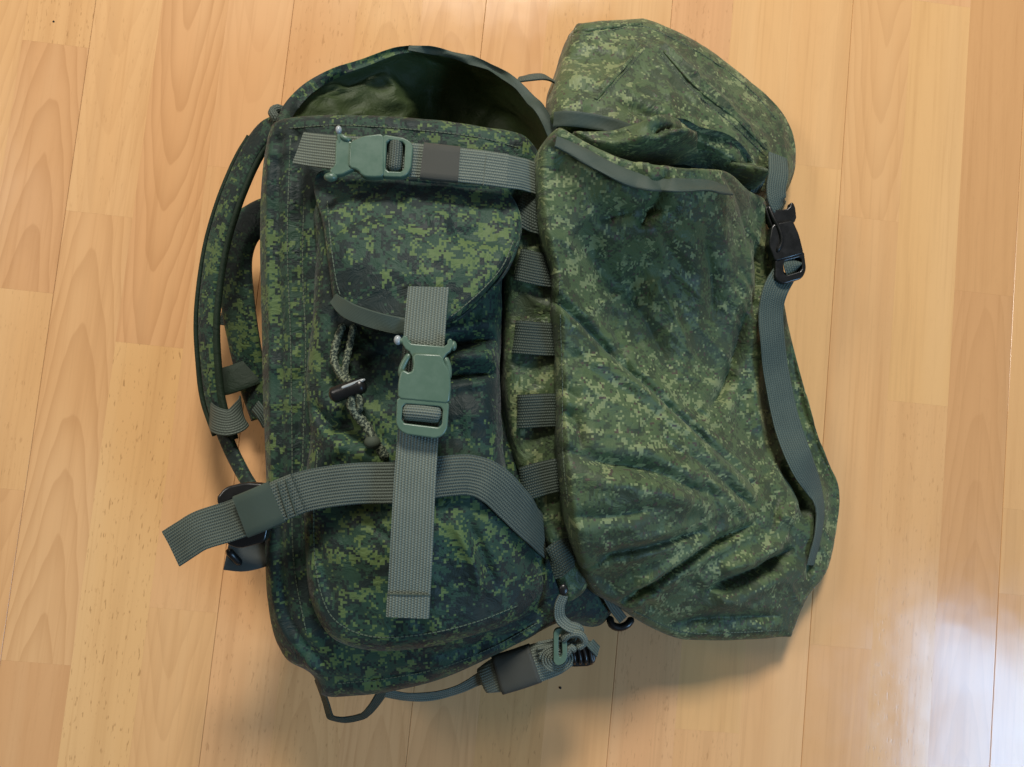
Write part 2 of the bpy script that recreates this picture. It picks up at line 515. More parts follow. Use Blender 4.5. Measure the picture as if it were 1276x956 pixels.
M['tape'] = webbing('smooth_binding_tape', lin(70, 83, 74), lin(52, 64, 58), rib=0.001, row=0.0011, depth=0.2)
M['elastic'] = webbing('dark_elastic_band', lin(72, 73, 66), lin(56, 57, 52), rib=0.0007, row=0.0008, depth=0.25)
M['elastic_green'] = webbing('grey_elastic_band', lin(70, 84, 74), lin(52, 64, 58), rib=0.0007, row=0.0008, depth=0.25)

def plastic(name, c, rough=0.36, spec=0.5):
    N = NT(name); g = N.n('ShaderNodeTexCoord').outputs['Object']
    n = N.noise(g, 90, 5, 0.7); fine = N.noise(g, 2200, 2, 0.5)
    col = N.mix(N.ramp(n, 0.35, 0.75, 0, 0.25), c, (c[0]*1.35, c[1]*1.3, c[2]*1.3, 1))
    return N.out(col, N.ramp(n, 0.3, 0.7, rough - 0.07, rough + 0.1), N.bump(fine, 0.12, 0.0003), Specular_IOR_Level=spec)
M['plastic'] = plastic('sage_green_plastic', lin(80, 104, 88))
M['black'] = plastic('black_plastic', lin(22, 24, 25), 0.3)
M['pin'] = plastic('pale_highlight_plastic', lin(150, 158, 160), 0.25)  # pale colour holds the white highlight on the buckle pin ends
Nc = NT('mottled_drawcord'); uvc = Nc.uv(); xc, yc, _ = Nc.xyz(uvc)
vc = Nc.n('ShaderNodeTexVoronoi', ins={'Vector': uvc, 'Scale': 700.0}).outputs[0]
nc = Nc.noise(uvc, 420, 2, 0.6)
M['cord'] = Nc.out(Nc.mix(Nc.ramp(nc, 0.48, 0.56), lin(40, 52, 42), lin(112, 120, 98)), 0.75, Nc.bump(vc, 0.6, 0.0008))

# ------------------------------------------------------------------ floor
def wood():
    N = NT('beech_laminate')
    oc = N.n('ShaderNodeTexCoord').outputs['Object']
    at = lambda nm: N.n('ShaderNodeAttribute', attribute_type='OBJECT', attribute_name=nm).outputs['Fac']
    seed, tone, cath, fleck, red, flip = at('seed'), at('tone'), at('cathedral'), at('fleck'), at('redness'), at('flip')
    x, y, z = N.xyz(oc)
    so = N.math('MULTIPLY', seed, 13.7)
    yy = N.math('ADD', y, so)
    v = N.comb(x, yy, so)
    # straight grain: long streaks of several widths
    s1 = N.noise(N.comb(N.math('MULTIPLY', x, 60), N.math('MULTIPLY', yy, 2.2), so), 1.0, 3, 0.6, 0.35)
    s2 = N.noise(N.comb(N.math('MULTIPLY', x, 260), N.math('MULTIPLY', yy, 5), so), 1.0, 3, 0.65, 0.2)
    s3 = N.noise(N.comb(N.math('MULTIPLY', x, 22), N.math('MULTIPLY', yy, 1.3), so), 1.0, 2, 0.5, 0.3)
    # cathedral figure: nested tongues along the stave
    wob = N.noise(N.comb(N.math('MULTIPLY', x, 16), N.math('MULTIPLY', yy, 4), so), 1.0, 3, 0.55)
    cx = N.math('ADD', x, N.math('MULTIPLY', N.math('SUBTRACT', N.noise(N.comb(0.0, N.math('MULTIPLY', yy, 2.0), so), 1.0, 1), 0.5), 0.03))
    par = N.math('MULTIPLY', N.math('POWER', N.math('ABSOLUTE', N.math('MULTIPLY', cx, 30)), 1.7), 2.4)
    ph = N.math('ADD', N.math('ADD', N.math('MULTIPLY', N.math('MULTIPLY', yy, flip), 14.0), par), N.math('MULTIPLY', wob, 2.6))
    fr = N.math('FRACT', ph)
    band = N.math('MULTIPLY', N.ramp(fr, 0.0, 0.86, 0, 1, 'LINEAR'), N.ramp(fr, 0.92, 1.0, 1, 0))
    band = N.math('MULTIPLY', N.math('POWER', band, 2.2), cath)
    # short dark flecks
    fl = N.noise(N.comb(N.math('MULTIPLY', x, 430), N.math('MULTIPLY', yy, 95), so), 1.0, 2, 0.6)
    flm = N.math('MULTIPLY', N.ramp(fl, 0.60, 0.72), fleck)
    light = N.mix(red, lin(226, 179, 121), lin(226, 174, 126))
    darkc = N.mix(red, lin(202, 151, 97), lin(202, 146, 103))
    base = N.mix(tone, light, darkc)
    deep = N.mix(0.5, base, lin(158, 106, 62))
    col = N.mix(N.ramp(s1, 0.45, 0.72, 0, 0.32), base, deep)
    col = N.mix(N.ramp(s3, 0.42, 0.7, 0, 0.30), col, N.mix(0.45, base, lin(240, 205, 155)))
    col = N.mix(N.ramp(s2, 0.5, 0.75, 0, 0.32), col, deep)
    col = N.mix(N.math('MULTIPLY', band, 0.48), col, deep)
    col = N.mix(N.math('MULTIPLY', flm, 0.5), col, lin(140, 96, 56))
    smudge = N.noise(oc, 9, 4, 0.6)
    hgt = N.math('ADD', N.math('MULTIPLY', s2, 0.4), N.math('MULTIPLY', flm, -0.6))
    wave = N.noise(oc, 14, 2, 0.5)
    nb = N.bump(hgt, 0.08, 0.0006, N.bump(wave, 0.12, 0.004))
    return N.out(col, N.ramp(smudge, 0.3, 0.7, 0.13, 0.2), nb, Specular_IOR_Level=0.5)
M['wood'] = wood()
Nb = NT('board_core'); M['core'] = Nb.out(lin(140, 98, 58), 0.8)

PITCH = 0.065
U0 = 6.36856      # stave index under the camera axis
floor_me = bpy.data.meshes.new('floor')
floor_me.from_pydata([(-1.6, -1.4, -0.010), (1.6, -1.4, -0.010), (1.6, 1.4, -0.010), (-1.6, 1.4, -0.010)], [], [(0, 1, 2, 3)])
floor = link('floor', floor_me, M['core'], smooth=False)
floor.rotation_euler = (0, 0, -PLANK_ROT)
floor['kind'] = 'structure'
cR, sR = math.cos(PLANK_ROT), math.sin(PLANK_ROT)
def uv_floor(px, py):
    p = P(px, py, 0); return (cR * p[0] - sR * p[1], sR * p[0] + cR * p[1])
# end joints read from the photograph: stave index -> pixel points on the joint line
JO = {-1: [(30, 50), (30, 362), (15, 610)], 0: [(125, 267), (45, 826)], 1: [(205, 432)], 2: [(265, 207), (225, 760)],
      3: [(330, -60)], 4: [(400, 965)], 5: [(470, -40)], 6: [(560, -20)], 7: [(640, -80)], 8: [(720, 36)], 9: [(790, 990)], 10: [(930, 915)],
      11: [(1010, 207), (970, 760)], 12: [(1085, 273), (1045, 806)], 13: [(1160, 3), (1145, 503)], 14: [(1220, 365)], 15: [(1266, 635), (1262, 741)]}
STY = {  # (stave, piece): tone, cathedral, fleck, red, flip
    (-1, 0): (.35, .1, .8, .2, 1), (-1, 1): (.75, 1, .1, .5, -1), (-1, 2): (.25, .1, .5, .2, 1), (-1, 3): (.35, .6, 0, .4, 1),
    (0, 0): (.15, .35, .3, .3, 1), (0, 1): (.35, .9, 0, .4, -1), (0, 2): (.7, .1, .1, .5, 1),
    (1, 0): (.35, 1, 0, .6, 1), (1, 1): (.1, .0, 1, 0, 1), (2, 0): (.15, .3, 0, .7, 1), (2, 1): (.2, .2, .2, .5, 1), (2, 2): (.25, .5, 0, .3, 1),
    (11, 0): (.2, .1, .1, .2, 1), (11, 1): (.15, .0, .1, .1, 1), (12, 0): (.35, .55, 0, .3, 1), (12, 1): (.45, .05, .1, .3, 1), (12, 2): (.35, .1, .1, .5, 1),
    (13, 1): (.15, .05, .1, 0, 1), (13, 2): (.35, .1, .5, .3, 1), (14, 0): (.85, .1, .1, .3, 1), (14, 1): (.9, .5, .1, .4, -1),
    (15, 0): (.3, .1, .1, .2, 1), (15, 1): (.4, .1, .1, .2, 1), (15, 2): (.7, .2, .1, .4, 1)}
rng = random.Random(9)
V0, V1 = -0.62, 0.66
for k in range(-3, 19):
    u0 = (k - U0) * PITCH; u1 = u0 + PITCH
    cuts = sorted([uv_floor(*q)[1] for q in JO.get(k, [])], reverse=True) or [rng.uniform(-0.3, 0.3)]
    ends = [V1] + cuts + [V0]
    for i in range(len(ends) - 1):
        a, b = ends[i + 1], ends[i]
        if b - a < 0.004: continue
        bl, br = (k % 3 == 0), (k % 3 == 2)
        gl, gr, ge = (0.00014 if bl else 0.00001), (0.00014 if br else 0.00001), 0.00002
        w, l = PITCH - gl - gr, (b - a) - 2 * ge
        ox, oy = u0 + gl + w / 2, (a + b) / 2
        c = 0.00035
        hw, hl, t = w / 2, l / 2, 0.008
        cl, cr2 = (c if bl else c * .02), (c if br else c * .02); ce = c * 0.02
        vs = [(-hw, -hl, -t), (hw, -hl, -t), (hw, hl, -t), (-hw, hl, -t), (-hw, -hl, -cl), (hw, -hl, -cr2), (hw, hl, -cr2), (-hw, hl, -cl),
              (-hw + cl, -hl + ce, 0), (hw - cr2, -hl + ce, 0), (hw - cr2, hl - ce, 0), (-hw + cl, hl - ce, 0)]
        fs = [(0, 1, 5, 4), (1, 2, 6, 5), (2, 3, 7, 6), (3, 0, 4, 7), (4, 5, 9, 8), (5, 6, 10, 9), (6, 7, 11, 10), (7, 4, 8, 11), (8, 9, 10, 11)]
        me = bpy.data.meshes.new('plank'); me.from_pydata(vs, [], fs)
        o = link('plank', me, M['wood'], floor, smooth=False)
        o.location = (ox, oy, 0)
        st = STY.get((k, i), (rng.uniform(.05, .45), rng.choice([0, .1, .3, .6]), rng.choice([0, .2, .6]), rng.uniform(.1, .8), rng.choice([1, -1])))
        o['seed'] = rng.uniform(0, 10); o['tone'], o['cathedral'], o['fleck'], o['redness'], o['flip'] = [float(s) for s in st]; o['flip'] = -o['flip']; o['tone'] *= 0.72

# two crumbs on the boards
def crumb(px, py, r, label):
    c = P(px, py, 0)
    bm = bmesh.new(); bmesh.ops.create_icosphere(bm, subdivisions=1, radius=r)
    for v in bm.verts: v.co = Vector((v.co.x * (1 + rng.uniform(-.3, .3)), v.co.y * (1 + rng.uniform(-.3, .3)), max(v.co.z * .6, -r * .3) + r * .32))
    me = bpy.data.meshes.new('crumb'); bm.to_mesh(me); bm.free()
    o = link('crumb', me, M['black']); o.location = c
    o['label'] = label; o['category'] = 'crumb'; o['group'] = 'dark crumbs on the floor'
crumb(698, 857, 0.0013, 'tiny dark crumb on the floor just below the rolled strap')
crumb(67, 27, 0.0011, 'tiny dark crumb on the floor in the upper left corner')

# ------------------------------------------------------------------ backpack
pack = empty('backpack', tuple(P(560, 500, 0)))
pack['label'] = 'dark green digital camouflage backpack lying open on its back on a wooden floor'
pack['category'] = 'backpack'
HERE = Matrix.Translation(-Vector(pack.location))
def adopt(o, parent):      # parts are modelled in place; keep them there under the thing
    o.parent = parent
    return o
_roots = []
def part(o): _roots.append(o); return o

# --- main body
body_out = [(338, 160, .140), (352, 150, .142), (420, 146, .150), (520, 152, .152), (600, 162, .150), (660, 178, .145), (690, 260, .12), (700, 400, .11),
            (705, 560, .11), (722, 690, .10), (762, 752, .07), (748, 776, .06), (715, 774, .08), (690, 778, .095), (640, 803, .105), (560, 841, .108), (500, 858, .112),
            (440, 866, .112), (402, 864, .110), (390, 838, .115), (356, 818, .120), (338, 775, .125), (331, 700, .130), (332, 600, .132), (328, 500, .133),
            (326, 400, .134), (324, 300, .135), (327, 215, .138)]
body_ctrl = [(345, 200, .152), (345, 400, .150), (345, 600, .150), (350, 760, .145), (375, 200, .163), (372, 400, .160), (372, 600, .160), (380, 780, .152),
             (450, 180, .172), (560, 190, .175), (640, 205, .168), (450, 230, .172), (560, 240, .175), (630, 240, .168), (450, 400, .172), (560, 400, .178),
             (450, 600, .175), (560, 600, .178), (640, 400, .125), (635, 300, .130), (640, 500, .125), (640, 560, .140), (660, 650, .140), (690, 740, .120), (740, 755, .085), (700, 300, .13), (720, 500, .12),
             (450, 780, .160), (560, 780, .160), (640, 770, .140), (430, 840, .140), (520, 830, .140), (600, 800, .138), (660, 772, .130)]
body_folds = [('v', [(350, 175), (346, 300), (350, 420), (352, 600), (356, 760), (400, 830)], .15, .003, .004, 'ab'),
              ('r', [(340, 175), (337, 300), (340, 420), (342, 600), (345, 760), (392, 832)], .14, .003, .003, 'ab'),
              ('v', [(374, 170), (372, 300), (376, 430), (372, 560), (372, 700)], .16, .0035, .0045, 'ab'),
              ('v', [(632, 275), (630, 400), (630, 500), (640, 560)], .13, .008, .03),
              ('v', [(700, 745), (660, 780), (600, 800), (520, 815)], .13, .004, .004), ('g', [(560, 835), (640, 800), (690, 775)], .12, .006, .004),
              ('v', [(640, 775), (690, 745)], .12, .004, .005), ('v', [(620, 795), (700, 765)], .12, .003, .003),
              ('v', [(420, 850), (480, 842), (550, 830)], .13, .004, .003), ('g', [(700, 700), (705, 770)], .11, .004, .005)]
body_folds += fine_creases(26, (335, 170, 700, 850), .15, (85, -12, 30), 8)
body = part(shell('main_body', M['camo'], None, body_out, body_ctrl, body_folds, zbot=.004, edge_r=.014, bulge=.008, seed=3, wrinkle=(.0012, .0005)))
sweep('seam_piping', M['camo'], body, [(345, 158, .149), (336, 230, .144), (333, 330, .143), (336, 440, .142), (340, 560, .141), (339, 680, .139), (345, 770, .134), (372, 815, .128), (396, 838, .122)],
      .0035, .0035, fat=True)

# --- side panel with webbing loops
side_out = [(640, 270, .150), (662, 262, .150), (690, 300, .148), (697, 400, .145), (698, 520, .142), (712, 620, .135), (735, 700, .118), (728, 735, .108), (704, 748, .108), (690, 712, .122),
            (668, 640, .138), (644, 580, .145), (630, 500, .148), (628, 400, .150), (630, 320, .150)]
side_ctrl = [(660, 290, .162), (662, 380, .160), (664, 470, .158), (668, 560, .155), (684, 640, .150), (705, 710, .13), (690, 400, .158), (640, 400, .158)]
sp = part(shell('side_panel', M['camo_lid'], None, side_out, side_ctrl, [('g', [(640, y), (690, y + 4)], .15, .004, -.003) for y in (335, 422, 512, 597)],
                zbot=.06, edge_r=.008, bulge=.003, seed=12, wrinkle=(.0016, .0006), wscale=(40, 90)))
for (x0, y0, x1, y1, z) in ((640, 258, 676, 272, .171), (640, 330, 690, 338, .166), (636, 420, 690, 423, .165), (640, 513, 692, 511, .163), (644, 603, 698, 592, .160), (682, 702, 716, 686, .140)):
    sweep('webbing_loop', M['web_loop'], sp, [(x0 + 5, y0, z - .002), (x0 + 8, y0, z), ((x0 + x1) / 2, (y0 + y1) / 2, z + .002), (x1 - 4, y1, z), (x1 + 3, y1, z - .004)], .0265, .0016, wob=.0006, seed=int(x0 + y0))

# --- front pocket
pk_out = [(398, 250, .172), (470, 252, .176), (560, 260, .176), (624, 272, .172), (626, 310, .172), (620, 400, .166), (620, 480, .166), (624, 560, .166), (642, 640, .158), (664, 695, .146), (672, 735, .138),
          (650, 768, .142), (590, 790, .148), (520, 806, .152), (460, 808, .154), (415, 792, .152), (390, 750, .154), (382, 690, .158), (380, 610, .162), (388, 540, .164), (382, 480, .164), (390, 400, .168), (396, 310, .172)]
pk_ctrl = [(420, 290, .186), (500, 290, .190), (600, 300, .187), (430, 400, .190), (500, 430, .188), (590, 420, .178), (560, 400, .184), (410, 480, .187), (470, 480, .186), (470, 540, .188), (600, 500, .192), (600, 600, .195), (560, 560, .195),
           (430, 600, .192), (400, 650, .186), (450, 690, .197), (520, 690, .202), (600, 690, .194), (635, 690, .178), (420, 750, .184), (500, 760, .192), (570, 755, .186), (640, 740, .166), (658, 710, .158)]
pk_folds = [('v', [(415, 520), (460, 545), (490, 560)], .19, .005, .004), ('v', [(385, 500), (410, 525), (440, 535)], .18, .004, .006),
            ('g', [(400, 560), (440, 560), (490, 575)], .19, .009, .005), ('v', [(560, 430), (600, 420), (632, 418)], .185, .004, .010, 'ab'),
            ('v', [(560, 470), (590, 466), (625, 462)], .185, .003, .009, 'ab'), ('g', [(560, 448), (625, 442)], .185, .005, .007),
            ('v', [(385, 640), (400, 700), (420, 760)], .18, .006, .004), ('v', [(580, 640), (600, 690), (620, 740)], .19, .003, .004), ('r', [(560, 640), (590, 700), (600, 760)], .19, .005, .003),
            ('v', [(600, 620), (640, 640), (665, 655)], .18, .004, .005),
            ('v', [(420, 420), (480, 440), (500, 450)], .19, .006, .006)]
pk_folds = [(f[0], f[1], f[2], f[3], f[4] * 1.45) + tuple(f[5:]) for f in pk_folds]
pk_folds += fine_creases(24, (390, 420, 660, 790), .18, (20, -25, 80, 60), 7)
pocket = part(shell('front_pocket', M['camo'], None, pk_out, pk_ctrl, pk_folds, zbot=.125, edge_r=.016, bulge=.004, seed=21, wrinkle=(.0014, .0006)))

# --- pocket flap
fl_out = [(396, 216, .174), (470, 218, .178), (560, 228, .180), (630, 238, .176), (650, 275, .180), (640, 320, .192), (610, 362, .198), (578, 393, .205), (556, 405, .209), (500, 414, .210), (455, 407, .207),
          (420, 385, .202), (412, 350, .199), (404, 290, .194)]
fl_ctrl = [(420, 232, .180), (520, 240, .184), (620, 250, .180), (420, 262, .194), (520, 272, .203), (620, 282, .194), (430, 320, .209), (520, 330, .217), (600, 330, .210), (450, 380, .214), (520, 390, .219), (560, 380, .217), (420, 370, .207)]
flap = part(shell('pocket_flap', M['camo'], None, fl_out, fl_ctrl, [('g', [(480, 250), (550, 290), (600, 285), (640, 270)], .205, .010, -.004), ('v', [(560, 252), (575, 290), (640, 300)], .205, .005, .004), ('r', [(420, 270), (440, 330), (430, 370)], .205, .008, .002),
                    ('v', [(405, 300), (440, 275), (500, 262)], .2, .005, .003)], zbot=.172, edge_r=.006, bulge=.0, seed=31, wrinkle=(.0010, .0005)))
for o in (flap,):
    pass
sweep('flap_binding', M['tape'], flap, drape(flap, [(416, 372), (432, 386), (460, 397), (486, 404), (504, 407)], .0022), [.008, .0125, .0125, .0125, .0125], .0026, normal=(-.12, -.25, 1), wob=.0004)
tube('flap_edge', M['camo'], flap, [(646, 300, .1945), (630, 338, .198), (604, 368, .203), (575, 394, .209), (562, 402, .211)], .0016)

# --- collar round the opening, lining and rim
def loft(name, mat, parent, curves, nu=90, nv=18, wr=0.0, seed=0):
    """smooth surface through a list of curves (photograph px + height)"""
    cs = []
    for c in curves:
        q = catmull(PP(c), 0.002, False)
        t = np.linspace(0, 1, len(q)); s = np.linspace(0, 1, nu)
        cs.append(np.stack([np.interp(s, t, q[:, k]) for k in range(3)], 1))
    cs = np.array(cs)                                   # rows, nu, 3
    G = []
    for i in range(nu):
        col = catmull(cs[:, i], 1e9, False) if False else cs[:, i]
        t = np.concatenate([[0], np.cumsum(np.linalg.norm(np.diff(col, axis=0), axis=1))]); t /= t[-1]
        dense = catmull(col, max(1e-5, np.linalg.norm(np.diff(col, axis=0), axis=1).sum() / 60), False)
        u = np.linspace(0, 1, len(dense)); s = np.linspace(0, 1, nv)
        G.append(np.stack([np.interp(s, u, dense[:, k]) for k in range(3)], 1))
    G = np.array(G)
    if wr:
        I, J = np.meshgrid(np.arange(nu), np.arange(nv), indexing='ij')
        G[:, :, 2] += wr * (1 - 2 * np.abs(noise2(I * 0.14 + seed, J * 0.22, seed))) * np.clip(J / 3.0, 0, 1)
        G[:, :, 1] += wr * .7 * noise2(I * 0.11 + 7, J * 0.2 + seed, seed + 1) * np.clip(J / 3.0, 0, 1)
    V = G.reshape(-1, 3); faces = []
    for i in range(nu - 1):
        for j in range(nv - 1):
            faces.append((i*nv+j, (i+1)*nv+j, (i+1)*nv+j+1, i*nv+j+1))
    du = np.concatenate([[0], np.cumsum(np.linalg.norm(np.diff(G[:, nv//2], axis=0), axis=1))])
    dv = np.concatenate([[0], np.cumsum(np.linalg.norm(np.diff(G[nu//2], axis=0), axis=1))])
    me = bpy.data.meshes.new(name); me.from_pydata([tuple(v) for v in V], [], faces)
    uvl = me.uv_layers.new(name='UVMap')
    for l in me.loops:
        i, j = divmod(l.vertex_index, nv); uvl.data[l.index].uv = (du[i], dv[j])
    o = link(name, me, mat, parent)
    s = o.modifiers.new('cloth_thickness', 'SOLIDIFY'); s.thickness = 0.0012; s.offset = 0
    return o
rim = [(352, 152, .135), (362, 132, .118), (385, 108, .100), (402, 98, .093), (420, 89, .088), (436, 84, .085), (455, 75, .082), (474, 70, .081), (492, 62, .080), (508, 59, .081), (530, 60, .083), (552, 66, .086), (570, 68, .088), (590, 77, .092), (612, 83, .098), (630, 96, .105), (645, 106, .112), (668, 128, .124), (682, 150, .130), (694, 176, .128)]
collar = part(loft('opening_collar', M['camo'], None, [rim, [(x - (6 if x < 450 else 0), y + 6, z - .03) for x, y, z in rim], [(638 + (x - 638) * .93, 478 + (y - 478) * .93, max(.012, z * .35)) for x, y, z in rim],
                    [(638 + (x - 638) * .90, 478 + (y - 478) * .90, .004) for x, y, z in rim]], wr=.003, seed=5))
in0 = [(x + (3 if x < 500 else -2), y + 3, z - .001) for x, y, z in rim]
in1 = [(372, 160, .118), (384, 144, .104), (402, 126, .090), (430, 110, .078), (462, 100, .070), (496, 88, .064), (530, 84, .056), (566, 92, .044), (604, 106, .050), (632, 124, .062), (652, 142, .080), (668, 160, .09), (682, 184, .10)]
in2 = [(385, 170, .110), (398, 160, .098), (415, 150, .088), (440, 142, .078), (470, 136, .068), (500, 128, .058), (530, 122, .034), (562, 126, .016), (598, 134, .014), (625, 146, .018), (645, 158, .03), (660, 172, .04), (676, 195, .06)]
in3 = [(400, 215, .100), (412, 205, .088), (428, 195, .080), (450, 190, .070), (480, 186, .060), (508, 180, .050), (535, 176, .022), (565, 178, .010), (598, 184, .008), (622, 190, .008), (640, 200, .010), (655, 210, .02), (668, 220, .03)]
lin_o = loft('lining', M['lining'], collar, [in0, in1, in2, in3], nu=110, nv=30, wr=.0035, seed=8)
sweep('rim_binding', M['tape'], collar, [(510, 60, .084), (545, 64, .087), (580, 73, .092), (612, 85, .100), (645, 107, .114), (666, 129, .126), (680, 150, .132), (690, 170, .132)], [.005, .007, .0055, .0085, .006, .0085, .0075, .010, .009, .011], .0024, normal=(.1, -.35, .9), wob=.0036, seed=2)
sweep('rim_hem', M['camo'], collar, [(352, 154, .138), (362, 134, .121), (385, 110, .103), (420, 90, .091), (455, 78, .085), (492, 64, .083), (512, 61, .084)], [.010, .011, .010, .008, .007, .006], .0022, normal=(.3, -.3, .9), wob=.0028, seed=4)
part(tube('grab_loop', M['web_dark'], None, [(348, 156, .120), (343, 146, .124), (340, 140, .122), (347, 136, .119), (356, 142, .115)], .0042))
part(sweep('tab_strap', M['web_dark'], None, [(645, 100, .105), (660, 97, .110), (678, 96, .108), (692, 103, .098)], .010, .0016, normal=(0, .55, .8)))

# --- top strap and buckle
TZ = .200
top = part(sweep('top_strap', M['web'], None, [(372, 184, .184), (392, 187, .191), (420, 190, TZ), (450, 192, TZ), (490, 197, TZ), (520, 200, TZ), (560, 204, TZ - .001), (600, 209, TZ - .002), (630, 213, TZ - .004), (655, 218, .183), (672, 224, .172)],
                .0262, .0016, wob=.0005))
sweep('elastic_sleeve', M['elastic'], top, [(526, 200.5, TZ + .002), (548, 203, TZ + .0025), (572, 205.5, TZ + .0015)], .0278, .0042)
sweep('doubled_webbing', M['web'], top, [(572, 206, TZ + .001), (600, 209, TZ), (632, 213.5, TZ - .003)], .0264, .0032)
sweep('stitching', M['web'], top, [(606, 192, TZ + .0012), (604, 210, TZ + .0012), (602, 231, TZ + .0010)], .0006, .0007, step=.002)
tb = part(empty('top_buckle', tuple(P(470, 195, 0))))
BZ = TZ + .0085
plate('buckle_clip', M['plastic'], tb, [(418, 172), (428, 168), (436, 176), (442, 178), (442, 210), (434, 214), (424, 219), (412, 218), (410, 210), (417, 207)], BZ - .0015, .006)
plate('buckle_socket', M['plastic'], tb, [(436, 176), (446, 172), (452, 169), (478, 166), (479, 220), (462, 221), (450, 219), (446, 211), (434, 209)], BZ, .0085)
plate('buckle_frame', M['plastic'], tb, [(476, 167), (506, 172), (515, 180), (512, 212), (504, 221), (475, 220)], BZ - .0005, .007, hole=[(482, 174), (505, 177), (503, 214), (480, 213)], bevel=.0009)
tube('threaded_webbing', M['web_dark'], tb, [(494, 174, BZ - .0058), (493, 195, BZ - .0054), (491, 215, BZ - .0058)], .0056, K=16)
tube('prong', M['plastic'], tb, [(423, 168, BZ - .002), (432, 174, BZ - .002), (438, 174, BZ - .003)], .0022)
ball('pin_end', M['pin'], tb, P(422, 162, BZ - .001), .0029, (.8, 1.1, .8))
tube('pin_bar', M['plastic'], tb, [(422, 162, BZ - .002), (423, 172, BZ - .003), (424, 184, BZ - .004)], .0022)
ball('pin_end', M['plastic'], tb, P(412, 221, BZ - .003), .0042, (1.2, .8, .8))

# --- compression strap across the front
comp_path = [(684, 680, .112), (676, 668, .142), (662, 652, .171), (640, 628, .190), (615, 604, .202), (585, 592, .206), (550, 594, .209), (500, 601, .211), (440, 603, .211), (385, 611, .207), (350, 623, .203), (318, 637, .199), (285, 650, .191), (250, 661, .186), (230, 673, .182), (213, 684, .178)]
nl = [(.4, .25, .8), (.35, .25, .9), (.3, .25, .9), (.2, .2, .95), (.1, .15, 1), (0, .05, 1)] + [(0, 0, 1)] * 5 + [(-.05, .1, 1), (-.1, .1, 1), (-.1, .1, 1), (-.1, .1, 1), (-.1, .1, 1)]
comp = part(sweep('compression_strap', M['web_dark'], None, comp_path, .0295, .0017, nlist=nl, cut=(0, 0), wob=.0007, seed=6))
sweep('elastic_sleeve', M['elastic_green'], comp, [(346, 625, .206), (322, 635.5, .2035), (301, 644, .199)], .0318, .0048)
sweep('doubled_webbing', M['web_dark'], comp, [(372, 614.5, .2075), (356, 621, .2065), (338, 629, .2055)], .0297, .0042)
for x, dy in ((362, 0), (352, 4)):
    sweep('stitching', M['tape'], comp, [(x - 6, 597 + dy, .2101), (x, 618 + dy, .2103), (x + 8, 643 + dy, .2097)], .0008, .0009, step=.002)
cb = part(empty('compression_buckle', tuple(P(310, 650, 0))))
plate('buckle_frame', M['black'], cb, [(268, 622), (280, 607), (305, 601), (330, 603), (338, 640), (330, 676), (298, 684), (280, 678), (284, 650)], .176, .012, hole=[(284, 625), (322, 612), (326, 660), (292, 668)], bevel=.002)
sweep('anchor_webbing', M['elastic'], cb, [(282, 692, .150), (305, 694, .146), (330, 688, .135), (350, 680, .115)], .0225, .0017, normal=(-.1, .1, 1))
tube('bar', M['black'], cb, [(283, 685, .158), (288, 690, .158), (300, 703, .150)], .003)

# --- centre strap and buckle
CZ = .226
centre = part(sweep('centre_strap', M['web'], None, [(534, 358, .2195), (531, 392, .2235), (528, 430, .2275), (524, 470, .222), (522, 520, .224), (520, 556, .226), (517, 600, .228), (514, 660, .228), (511, 720, .2245), (508, 768, .221)],
                   [.0292, .0292, .0292, .0288, .0292, .0296, .0296], .0017, wob=.0004, seed=3, cut=(-.06, 0)))
sweep('stitched_end', M['web'], centre, [(509.5, 741, .2245), (508.8, 755, .2238), (508, 769, .2228)], .0298, .0036)
sweep('stitching', M['tape'], centre, [(482, 741, .2262), (510, 741.5, .2268), (537, 742, .2262)], .0008, .0008, step=.002)
cbk = part(empty('centre_buckle', tuple(P(527, 480, 0))))
CB = .238
plate('buckle_clip', M['plastic'], cbk, [(500, 419), (507, 417), (509, 428), (557, 432), (558, 421), (565, 423), (564, 436), (554, 443), (550, 456), (514, 456), (513, 440), (502, 433)], CB - .0015, .0075)
plate('buckle_socket', M['plastic'], cbk, [(514, 440), (552, 442), (553, 452), (560, 460), (562, 480), (560, 503), (495, 497), (496, 475), (500, 459), (512, 466), (515, 456)], CB, .0095)
plate('buckle_frame', M['plastic'], cbk, [(494.5, 494), (560, 500), (557, 538), (546, 547), (503, 541), (493, 531)], CB - .0007, .0085, hole=[(502, 503), (552, 507), (550, 533), (500, 527)], bevel=.001)
tube('threaded_webbing', M['web'], cbk, [(501, 512, CB - .0068), (526, 514, CB - .0062), (551, 517, CB - .0068)], .0066, K=16)
for a in ([(512, 440), (505, 450), (500, 462), (501, 472)], [(553, 444), (557, 452), (559, 462), (558, 474)]):
    tube('prong', M['plastic'], cbk, [(x, y, CB - .005) for x, y in a], .0024)
ball('pin_end', M['pin'], cbk, P(495.5, 424, CB - .004), .0030, (.9, 1.15, .9))
tube('pin_bar', M['plastic'], cbk, [(496, 424, CB - .004), (504, 426, CB - .004), (512, 428, CB - .005)], .0024)
ball('pin_end', M['plastic'], cbk, P(565, 431, CB - .004), .0030, (.8, 1.2, .9))

